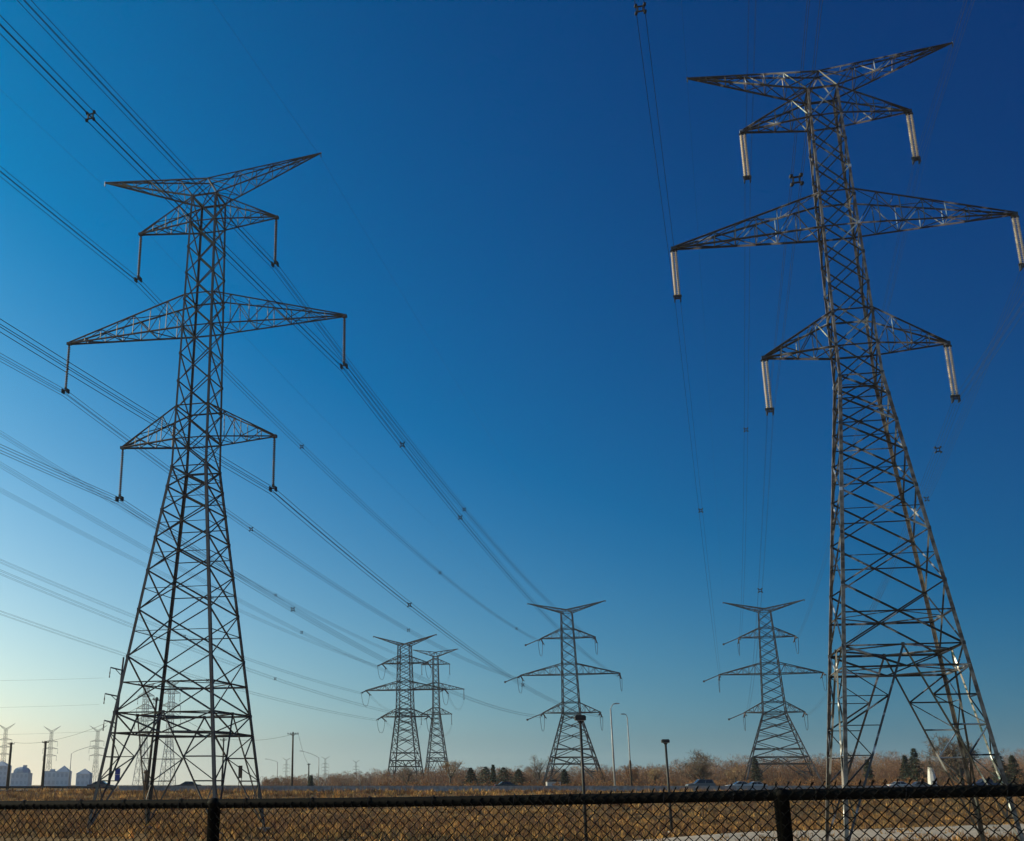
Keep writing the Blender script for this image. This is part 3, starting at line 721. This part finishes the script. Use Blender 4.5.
mb = MB(); mb.box((0, 0, .9), (3.4, 2.2, 1.8)); mb.build('wall', 'white_wall', t)
mb = MB(); mb.prism([(-1.9, 1.8), (1.9, 1.8), (0, 2.3)], -1.4, 1.4); mb.build('roof', 'roof_dark', t)
mb = MB(); mb.box((.8, -1.1, .8), (.8, .06, 1.5)); mb.build('door', 'pole_grey', t)

# ------------------------------------------------------------------ trees and scrub
def twiggy(mb, base, h, rng, spread=.55, r0=.12, tw=.035, depth=4, kids=(3, 5)):
    limbs = MB()
    def grow(p, d, L, r, lev):
        n = 3; pts = [p]; q = p.copy(); dd = d.copy()
        for i in range(n):
            dd = (dd + Vector((rng.uniform(-1, 1), rng.uniform(-1, 1), rng.uniform(-.3, .7))) * .16).normalized(); q = q + dd * (L / n); pts.append(q.copy())
        if lev <= 1: limbs.tube(pts, [r * (1 - .25 * i / 3) for i in range(4)], 6 if lev == 0 else 4, False)
        else:
            s = dd.orthogonal().normalized()
            s.rotate(Matrix.Rotation(rng.uniform(0, 6.28), 3, dd)); wv = max(r, tw * .5)
            mb.add([pts[0] - s * wv, pts[0] + s * wv, pts[1] + s * wv * .8, pts[1] - s * wv * .8, pts[3] + s * wv * .3, pts[3] - s * wv * .3], [(0, 1, 2, 3), (3, 2, 4, 5)])
        if lev >= depth: return
        for k in range(rng.randint(*kids) + (2 if lev == 0 else 0)):
            t = rng.uniform(.3, 1.0) if lev else rng.uniform(.2, 1)
            i = min(2, int(t * 3)); b = pts[i].lerp(pts[i + 1], t * 3 - i)
            o = Vector((rng.gauss(0, 1), rng.gauss(0, 1), rng.gauss(.35, .7))).normalized()
            nd = (dd * (1 - spread) + o * spread + Vector((0, 0, .12))).normalized()
            grow(b, nd, L * rng.uniform(.52, .75), r * .55, lev + 1)
    grow(Vector(base), Vector((0, 0, 1)), h * .42, r0, 0)
    return limbs
def bare_tree(px, top, d, label, mat_='twig_grey', seed=1, spread=.55, kids=(4, 5), group='single bare trees', xs_=1.0, depth=5):
    rng = random.Random(seed); x = at(px, d); z0 = gz(x, d); h = zfor(top, d) - z0
    t = thing('bare_tree', label, 'tree', (x, d, z0), 0, group)
    mb = MB(); lim = twiggy(mb, (0, 0, -.1), h, rng, spread, .02 * h + .03, .032, depth, (kids[0], kids[0]))
    zm = max(v[2] for v in mb.v); k = h / zm; xm = max(abs(v[0]) for v in mb.v) * k; xs_ = xs_ * .38 * h / xm
    for q in (mb, lim): q.v = [(v[0] * k * xs_, v[1] * k * xs_, v[2] * k) for v in q.v]
    lim.build('trunk', 'bark', t, True); mb.build('crown', mat_, t)
    return t
def conifer(px, top, d, wd, label, seed=1, group='dark evergreens'):
    rng = random.Random(seed); x = at(px, d); z0 = gz(x, d); h = zfor(top, d) - z0
    t = thing('evergreen_tree', label, 'tree', (x, d, z0), 0, group)
    mb = MB(); mb.tube([(0, 0, -.2), (0, 0, h * .95)], [.05 * h ** .8, .02], 7); mb.build('trunk', 'bark', t, True)
    mb = MB()
    lob = [rng.uniform(.75, 1.2) for _ in range(9)]
    for i in range(2600):
        u = rng.random() ** 1.5; z = h * (.02 + .97 * u); rm = wd * 1.15 * (1 - u) ** .85 * (.8 + .2 * math.cos(u * 50)) + .08
        rm *= lob[int(u * 8.99)] ** .5
        a = rng.uniform(0, 6.28); rr = rm * rng.uniform(.25, 1.08); c = Vector((math.cos(a) * rr, math.sin(a) * rr, z - rr * .18))
        s = rng.uniform(.22, .5) * (.7 + .07 * h); o = Vector((math.cos(a), math.sin(a), rng.uniform(-.6, .3))); q = Vector((-math.sin(a), math.cos(a), rng.uniform(-.4, .4)))
        mb.add([c - q * s * .4, c + q * s * .4, c + o * s], [(0, 1, 2)])
    mb.build('crown', 'needle', t)
    return t
bare_tree(703, 748, 245, 'round bare grey tree rising above the scrub right of the dark floodlight post', 'twig_grey', 41, .62, (5, 6), xs_=1.7)
bare_tree(962, 731, 215, 'big dark bare tree behind the right legs of the tallest pylon', 'twig_grey', 27, .6, (5, 6), xs_=1.6)
bare_tree(451, 759, 300, 'pale tan bare tree beside the foot of the slim distant pylon', 'twig_tan', 8, .55, (4, 5), xs_=1.3)
bare_tree(407, 765, 330, 'bare tree standing inside the two-column pylon', 'twig_grey', 9, .6, (4, 5), xs_=1.4)
bare_tree(540, 754, 300, 'pale bare tree left of the central distant pylon legs', 'twig_grey', 11, .6, (4, 5), xs_=1.2)
bare_tree(634, 760, 260, 'reddish brown bare tree behind the sleeved street lamp', 'twig', 12, .6, (5, 5), xs_=1.3)
bare_tree(598, 767, 290, 'low bare tree right of the central distant pylon legs', 'twig', 13, .6, (4, 5), xs_=1.3)
bare_tree(655, 766, 275, 'tan bare tree just left of the shorter dark floodlight post', 'twig_tan', 14, .6, (4, 5), xs_=1.3)
bare_tree(735, 762, 260, 'orange-brown bare tree left of the distant right pylon', 'twig_tan', 15, .6, (4, 5), xs_=1.5)
bare_tree(848, 758, 250, 'brown bare tree just right of the left leg of the tallest pylon', 'twig', 16, .6, (4, 5), xs_=1.5)
conifer(471, 767.5, 300, 3.0, 'small dark evergreen left of the pointed evergreen, at the slim pylon', 1)
conifer(486, 766.5, 310, 5.2, 'broad dark evergreen right of the slim distant pylon', 2)
conifer(493.5, 764.5, 305, 1.0, 'thin pointed evergreen beside the broad one', 3)
conifer(504, 767, 300, 4.8, 'dark rounded evergreen above the black saloon', 4)
conifer(519, 769, 290, 3.2, 'small evergreen right of the one above the black saloon', 5)
conifer(565, 769, 300, 2.2, 'dark evergreen between the legs of the central distant pylon', 6)
conifer(757, 757, 290, 2.4, 'dark evergreen inside the distant right pylon', 7)
conifer(918, 748, 255, 2.8, 'tallest dark evergreen, left of the white hut', 8)
conifer(908, 755, 262, 2.2, 'short dark evergreen left of the tallest evergreen', 9)
conifer(1002, 752, 240, 2.8, 'dark evergreen right of the tallest pylon legs', 10)
conifer(1016, 755, 250, 3.0, 'dark evergreen cut by the right edge of the picture', 11)
conifer(870, 759, 270, 1.6, 'small dark evergreen in the middle of the brown hedge behind the tallest pylon', 12)
conifer(311, 775, 330, 1.0, 'tiny dark evergreen at the foot of the short dark pole', 13)
# far wood: one mass of brown scrub
prof = [(-400, 781), (200, 781), (262, 778), (290, 777), (330, 776), (370, 772), (420, 770), (450, 770), (480, 771), (520, 770), (560, 770), (600, 769), (640, 769), (665, 766), (700, 762), (740, 761), (780, 760), (830, 758), (880, 758), (930, 759), (980, 757), (1024, 756), (1400, 752)]
def ptop(px):
    for (a, ya), (b, yb) in zip(prof, prof[1:]):
        if px <= b: return ya + (yb - ya) * (px - a) / (b - a)
    return 752
rng = random.Random(21)
def scrub(name, n, dlo, dhi, label, matn, hmul, px_lo=262, px_hi=1120, leaf=0, twigs=270):
    mb = MB()
    for _ in range(n):
        px = rng.uniform(px_lo, px_hi); d = rng.uniform(dlo, dhi) * (1.25 if px < 380 else 1.0); x = at(px, d); z0 = -1.1
        h = max(.6, (zfor(ptop(px), d) - z0) * hmul * rng.choice((.7, .8, .95, 1.0, 1.08, 1.25)) * rng.uniform(.85, 1.05)); rad = h * rng.uniform(.4, .7)
        for k in range(8):
            b0 = Vector((x + rng.uniform(-.3, .3) * rad, d + rng.uniform(-.4, .4), z0 - .1)); e = Vector((x + rng.gauss(0, .5) * rad, d + rng.gauss(0, .5) * rad, z0 + h * rng.uniform(.5, .85)))
            q = Vector((rng.uniform(-1, 1), rng.uniform(-.6, .6), 0)).normalized() * (.03 + .008 * h); mb.add([b0 - q, b0 + q, e], [(0, 1, 2)])
        for k in range(twigs):
            a = rng.uniform(0, 6.28); u = rng.random() ** .8; rr = rad * math.sqrt(max(0, 1 - (1.05 * u) ** 2.4)) * rng.random() ** .4 if u < .95 else rad * .1
            p0 = Vector((x + math.cos(a) * rr, d + math.sin(a) * rr, z0 + h * u * .94)); o = Vector((math.cos(a) * .5 + rng.gauss(0, .6), math.sin(a) * .5 + rng.gauss(0, .6), rng.gauss(.55, .5))).normalized() * rng.uniform(.35, .8) * (.5 + .12 * h)
            q = o.orthogonal().normalized(); q.rotate(Matrix.Rotation(rng.uniform(0, 6.28), 3, o.normalized())); q *= rng.uniform(.018, .04)
            mb.add([p0 - q, p0 + q, p0 + o], [(0, 1, 2)])
        for k in range(leaf):
            a = rng.uniform(0, 6.28); rr = rad * rng.random() ** .5; c = Vector((x + math.cos(a) * rr, d + math.sin(a) * rr, z0 + h * rng.uniform(.05, .85)))
            u = Vector((rng.uniform(-1, 1), rng.uniform(-1, 1), rng.uniform(-1, 1))).normalized() * .16; v = u.orthogonal().normalized() * .12
            mb.add([c - u, c + v, c + u, c - v], [(0, 1, 2, 3)])
    o = mb.build(name, matn); o['kind'] = 'stuff'; tag(o, label, 'scrub'); return o
scrub('thicket', 1900, 345, 430, 'wide belt of brown leafless scrub behind the highway', 'twig', 1.0)
scrub('orange_brush', 420, 236, 290, 'lower belt of orange-brown brush in front of the leafless scrub', 'leaf_dead', .36, 380, 1120, 14, 150)
# weeds on the bank in front of the road and in the basin
def tufts(name, n, label, matn, yl, yh, hl, hh_, wl, seed, blades=7, path_free=True):
    rng = random.Random(seed); mb = MB()
    for _ in range(n):
        y = yl + (yh - yl) * rng.random() ** .8; px = rng.uniform(-40, 1064); x = at(px, y)
        if y > 191.5 and y < 230: continue
        if path_free:
            on = False
            for (xa, ya, wa), (xb, yb, wb) in zip(mid, mid[1:]):
                if xa <= x <= xb:
                    q = (x - xa) / (xb - xa); on = abs(y - (ya + (yb - ya) * q)) < (wa + (wb - wa) * q) * .47
            if on and rng.random() < .93: continue
        z = gz(x, y); h = rng.uniform(hl, hh_) * (.55 + .9 * abs(math.sin(x * .13 + y * .21)))
        for k in range(blades):
            a = rng.uniform(0, 6.28); b0 = Vector((x + rng.uniform(-.25, .25), y + rng.uniform(-.25, .25), z - .03)); e = b0 + Vector((math.cos(a) * h * .45, math.sin(a) * h * .45, h * rng.uniform(.7, 1.1)))
            s = Vector((rng.uniform(-1, 1), rng.uniform(-.4, .4), 0)).normalized() * wl
            mb.add([b0 - s, b0 + s, e + s * .25], [(0, 1, 2)])
    o = mb.build(name, matn); o['kind'] = 'stuff'; tag(o, label, 'weeds'); return o
tufts('dry_grass', 16000, 'dry brown grass covering the field and the road bank', 'grass', 88, 191, .25, .6, .05, 31)
tufts('tall_weeds', 2600, 'taller dark brown weeds standing in patches in the field', 'twig', 92, 188, .5, 1.0, .035, 32)

# ------------------------------------------------------------------ air
mb = MB(); mb.box((0, 1690, 36), (4900, 3600, 86))
hz = mb.build('haze', 'ground'); hz['kind'] = 'stuff'; hz.data.materials.clear()
hm = bpy.data.materials.new('thin_haze'); hm.use_nodes = True; hn = hm.node_tree
for q in list(hn.nodes): hn.nodes.remove(q)
ho = hn.nodes.new('ShaderNodeOutputMaterial'); hv = hn.nodes.new('ShaderNodeVolumePrincipled')
hv.inputs['Color'].default_value = (.80, .88, .98, 1); hv.inputs['Density'].default_value = 0.00011; hv.inputs['Anisotropy'].default_value = 0.2
hn.links.new(hv.outputs[0], ho.inputs['Volume']); hz.data.materials.append(hm)
